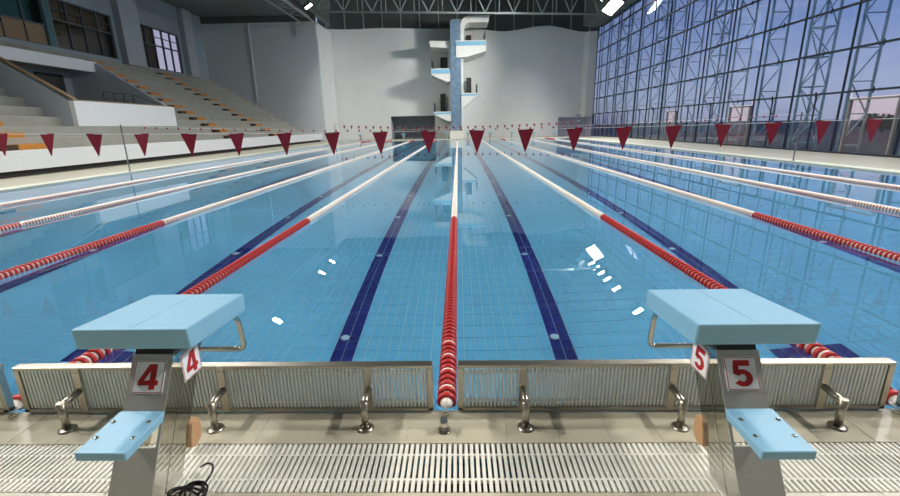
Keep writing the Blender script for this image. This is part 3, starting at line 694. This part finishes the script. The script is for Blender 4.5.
gp('landing', 'concrete', MB().box(-24.7, -18.6, V0, V1, 1.9, 2.1))
gp('back_wall', 'wall_grey', MB().box(-24.8, -24.6, V0, V1, 2.0, 5.3))
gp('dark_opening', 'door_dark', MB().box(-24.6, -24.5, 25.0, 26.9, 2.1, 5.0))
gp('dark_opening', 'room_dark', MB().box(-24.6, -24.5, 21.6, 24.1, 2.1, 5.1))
r = MB()
for y in (24.3, 25.1, 25.9, 26.7): r.tube([(-20.2, y, 2.1), (-20.2, y, 3.75)], 0.03, 6)
for z in (3.0, 3.4, 3.75): r.tube([(-20.2, 24.3, z), (-20.2, 26.7, z)], 0.022, 6)
r.tube([(-20.2, 26.7, 3.75), (-18.9, 27.4, 3.1)], 0.022, 6)
gp('railing', 'rail_dark', r)

# ------------------------------------------------------------------ upper left wall with windows
lw = MB()
WZ0, WZ1 = 7.25, 10.5
wins = [(25.6, 30.2, 7.25, 11.6), (30.75, 36.4, WZ0, WZ1), (39.2, 45.3, 7.1, 10.65)]
xw0, xw1 = HX0-0.3, HX0
lw.box(xw0, xw1, HY0, 50.2, 5.5, 7.1)
ys_ = [HY0]+[v for w_ in wins for v in w_[:2]]+[50.2]
for k in range(0, len(ys_), 2): lw.box(xw0, xw1, ys_[k], ys_[k+1], 7.1, 14.5)
for a, b, z0, z1 in wins:
    lw.box(xw0, xw1, a, b, z1, 14.5)
    if z0 > 7.1: lw.box(xw0, xw1, a, b, 7.1, z0)
lwo = struct(lw.build('wall_left', 'upper_blue_grey'), 'blue grey upper wall above the grandstand', 'wall')
for a, b in ((36.75, 39.0), (45.7, 47.2)):
    MB().box(HX0, HX0+0.55, a, b, 6.9, 13.2).build('pier', 'wall_grey', lwo)
MB().box(HX0, HX0+0.35, 38.5, 39.02, 6.9, 13.2).build('pier_edge', 'white_paint', lwo)
for wi, (a, b, z0, z1) in enumerate(wins):
    w = struct(empty('window_%d' % (wi+1), (HX0, a, z0)), ['large pale window with low wooden panels at the left picture edge', 'dark framed window above the entrance, with drawn blinds', 'dark framed window with bright pinkish panes at one end'][wi], 'window')
    W = b-a; H = z1-z0; nc = (3, 4, 5)[wi]; zt = H*(0.3 if wi == 0 else 0.58)
    fr = MB(); t_ = 0.07
    fr.box(-0.25, -0.10, 0, W, 0, t_).box(-0.25, -0.10, 0, W, H-t_, H)
    fr.build('window_frame', 'frame_grey', w)
    for c in range(nc+1):
        y = min(max(W*c/nc, t_/2), W-t_/2); MB().box(-0.25, -0.08, y-t_/2, y+t_/2, 0, H).build('mullion', 'frame_grey', w)
    MB().box(-0.25, -0.08, 0, W, zt-0.05, zt+0.05).build('transom', 'frame_grey', w)
    if wi: MB().box(-0.24, -0.1, 0, W, zt+(H-zt)/2-0.02, zt+(H-zt)/2+0.02).build('transom', 'frame_grey', w)
    for c in range(nc):
        y0 = W*c/nc+t_/2; y1 = W*(c+1)/nc-t_/2
        if wi == 0: MB().box(-0.2, -0.16, y0, y1, t_, zt-0.05).build('wood_panel', 'cap_tan', w)
        else: MB().box(-0.2, -0.185, y0, y1, t_, zt-0.05).build('pane', 'glass_clear', w)
        MB().box(-0.2, -0.185, y0, y1, zt+0.05, H-t_).build('pane', 'glass_teal' if wi == 0 else 'glass_clear', w)
        if not (wi == 2 and c >= 2):
            if wi: MB().box(-0.55, -0.5, y0, y1, zt+0.05, H).build('blind', 'blind', w)
    if wi == 0:
        MB().box(-1.2, -1.0, -0.5, W+3.5, -1, H+4).build('room_wall', 'upper_blue_grey', w)
        MB().box(-0.02, 0.25, W-0.05, W+0.22, 0, H).build('glass_fin', 'glass_teal', w)
    else:
        ye = W+1.6 if wi == 1 else W*0.4+1.0
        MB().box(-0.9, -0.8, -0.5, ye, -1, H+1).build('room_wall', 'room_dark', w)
# room beyond the windows: floor and roof
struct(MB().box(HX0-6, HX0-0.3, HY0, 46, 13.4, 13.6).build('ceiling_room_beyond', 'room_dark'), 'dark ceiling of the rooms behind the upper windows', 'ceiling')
# near end wall (behind the camera)
struct(MB().box(HX0-0.3, HX1+0.3, HY0-0.3, HY0, -0.3, 18).build('wall_near', 'concrete'), 'plain end wall behind the starting blocks, outside the picture', 'wall')
struct(MB().box(HX1, HX1+0.25, HY0, YS[0], 0, 13).build('wall_right_near', 'wall_white'), 'plain wall piece beyond the glass wall, outside the picture', 'wall')

# ------------------------------------------------------------------ roof
cl = struct(MB().box(-15.3, HX1+1.5, HY0-0.3, 57.6, 16.6, 16.9).build('ceiling', 'roof_dark'), 'dark metal roof deck over the pool', 'ceiling')
for k in range(11): MB().box(-14.6+3.1*k, -14.45+3.1*k, HY0, 57.2, 16.35, 16.6).build('purlin', 'roof_steel', cl)
struct(MB().box(HX0-0.4, -15.2, HY0-0.3, 50.3, 13.3, 13.6).box(-15.4, -15.15, HY0, 56, 13.3, 16.8).build('ceiling_left', 'roof_soffit'), 'grey soffit above the grandstand', 'ceiling')
eb = struct(MB().prism([(15.2, 12.75), (16.2, 12.62), (17.6, 12.62), (17.6, 16.8), (15.2, 16.8)], 1, HY0, 56.2).build('trim_4', 'roof_soffit'), 'grey roof edge beam above the glass wall', 'beam')
def roof_truss(y, label, z=lambda x: 13.15-0.03*x):
    t = tag(empty('roof_truss', (0, y, 13.2)), label, 'roof truss', 'steel roof trusses over the pool')
    def P(name, a, b, r): o = MB().tube([a, b], r, 8).build(name, 'roof_steel', t); o.location = (0, -y, -13.2); return o
    X0_, X1_ = -15.0, 15.2; n_ = 10; dx = (X1_-X0_)/n_
    P('bottom_chord', (X0_, y, z(X0_)), (X1_, y, z(X1_)), 0.11)
    P('top_chord', (X0_, y, 16.1), (X1_, y, 15.9), 0.11)
    for k in range(n_):
        xa = X0_+k*dx; xm = xa+dx/2; xb = xa+dx
        P('web', (xa, y, z(xa)), (xm, y, 16.0), 0.07); P('web', (xm, y, 16.0), (xb, y, z(xb)), 0.07); P('web', (xm, y, 16.0), (xm, y, z(xm)), 0.05)
    return t
roof_truss(50.0, 'pale steel roof truss just before the far end wall'); roof_truss(41.0, 'second steel roof truss from the far end wall'); roof_truss(32.0, 'third steel roof truss from the far end wall')
lt = tag(empty('box_truss', (-15.6, 30, 12.7)), 'white box truss running lengthwise along the soffit edge', 'truss')
def PT(name, a, b, r): o = MB().tube([a, b], r, 8).build(name, 'roof_steel', lt); o.location = (15.6, -30, -12.7)
cs = [(-16.3, 12.3), (-14.9, 12.3), (-15.6, 12.95)]
for x, z in cs: PT('chord', (x, 5, z), (x, 49.5, z), 0.09)
for k in range(14):
    y = 6+k*3.0
    PT('brace', (cs[0][0], y, cs[0][1]), (cs[1][0], y+1.5, cs[1][1]), 0.045); PT('brace', (cs[1][0], y+1.5, cs[1][1]), (cs[2][0], y+3.0, cs[2][1]), 0.045); PT('brace', (cs[0][0], y, cs[0][1]), (cs[2][0], y+1.5, cs[2][1]), 0.045)

# ------------------------------------------------------------------ floodlights
def flood(x, y, z, w, l, tilt, label, group, power, name='floodlight', aim_y=0.0, spread=128):
    t = tag(empty(name, (x, y, z)), label, 'floodlight', group)
    t.rotation_euler = (aim_y, tilt, 0)
    MB().box(-w/2-0.05, w/2+0.05, -l/2-0.05, l/2+0.05, 0.0, 0.22).box(-w/2-0.05, -w/2-0.02, -l/2-0.05, l/2+0.05, -0.06, 0.0).box(w/2+0.02, w/2+0.05, -l/2-0.05, l/2+0.05, -0.06, 0.0).build('housing', 'lamp_housing', t)
    MB().box(-w/2, w/2, -l/2, l/2, -0.015, -0.001).build('lens', 'lamp_lens', t)
    MB().tube([(-w/2-0.06, 0, 0.1), (-w/2-0.06, 0, 0.42), (w/2+0.06, 0, 0.42), (w/2+0.06, 0, 0.1)], 0.025, 6).build('bracket', 'lamp_housing', t)
    ld = bpy.data.lights.new('flood_light', 'AREA'); ld.shape = 'RECTANGLE'; ld.size = w; ld.size_y = l; ld.energy = power; ld.color = (1.0, 0.975, 0.94); ld.spread = math.radians(spread)
    lo = bpy.data.objects.new('flood_light', ld); COL.objects.link(lo); lo.parent = t; lo.location = (0, 0, -0.03)
    return t
gR = 'floodlights above the glass wall side'; gL = 'floodlights above the grandstand side'
for k, y in enumerate((30.6, 35.6, 38.2, 40.0, 41.6, 43.2)):
    flood(14.2, y, 12.9, 0.7, 0.5, math.radians(32), 'ceiling floodlight mirrored in the water before block 5, %s from the camera' % ordw[k], gR, LAMP_W)
flood(15.0, 45.0, 12.25, 1.0, 2.6, math.radians(28), 'big bright floodlight under the roof at the top of the glass wall', gR, LAMP_W*1.2, aim_y=math.radians(-14))
ww = flood(12.2, 41.0, 12.36, 1.6, 1.0, 0, 'small added floodlight hung from a roof truss, turned to the white end wall', gR, LAMP_W*1.0, spread=62)  # lamp added to throw light across the end wall
ww.rotation_euler = Vector((-21.0, 15.0, -5.5)).to_track_quat('-Z', 'Y').to_euler()
for k, y in enumerate((29.4, 41.1, 45.0)):
    flood(-14.2, y, 12.9, 0.7, 0.5, math.radians(-32), 'ceiling floodlight mirrored in the water beside block 4, %s from the camera' % ordw[k], gL, LAMP_W)
for y in (-0.4, 2.5, 6, 11, 16.5, 22):  # unseen lamps added to light the near deck evenly
    flood(14.2, y, 12.9, 0.9, 0.9, math.radians(28), 'added floodlight overhead on the glass wall side, outside the picture', 'added floodlights overhead outside the picture', LAMP_W*1.1)
    flood(-14.2, y, 12.9, 0.9, 0.9, math.radians(-28), 'added floodlight overhead on the grandstand side, outside the picture', 'added floodlights overhead outside the picture', LAMP_W*1.1)
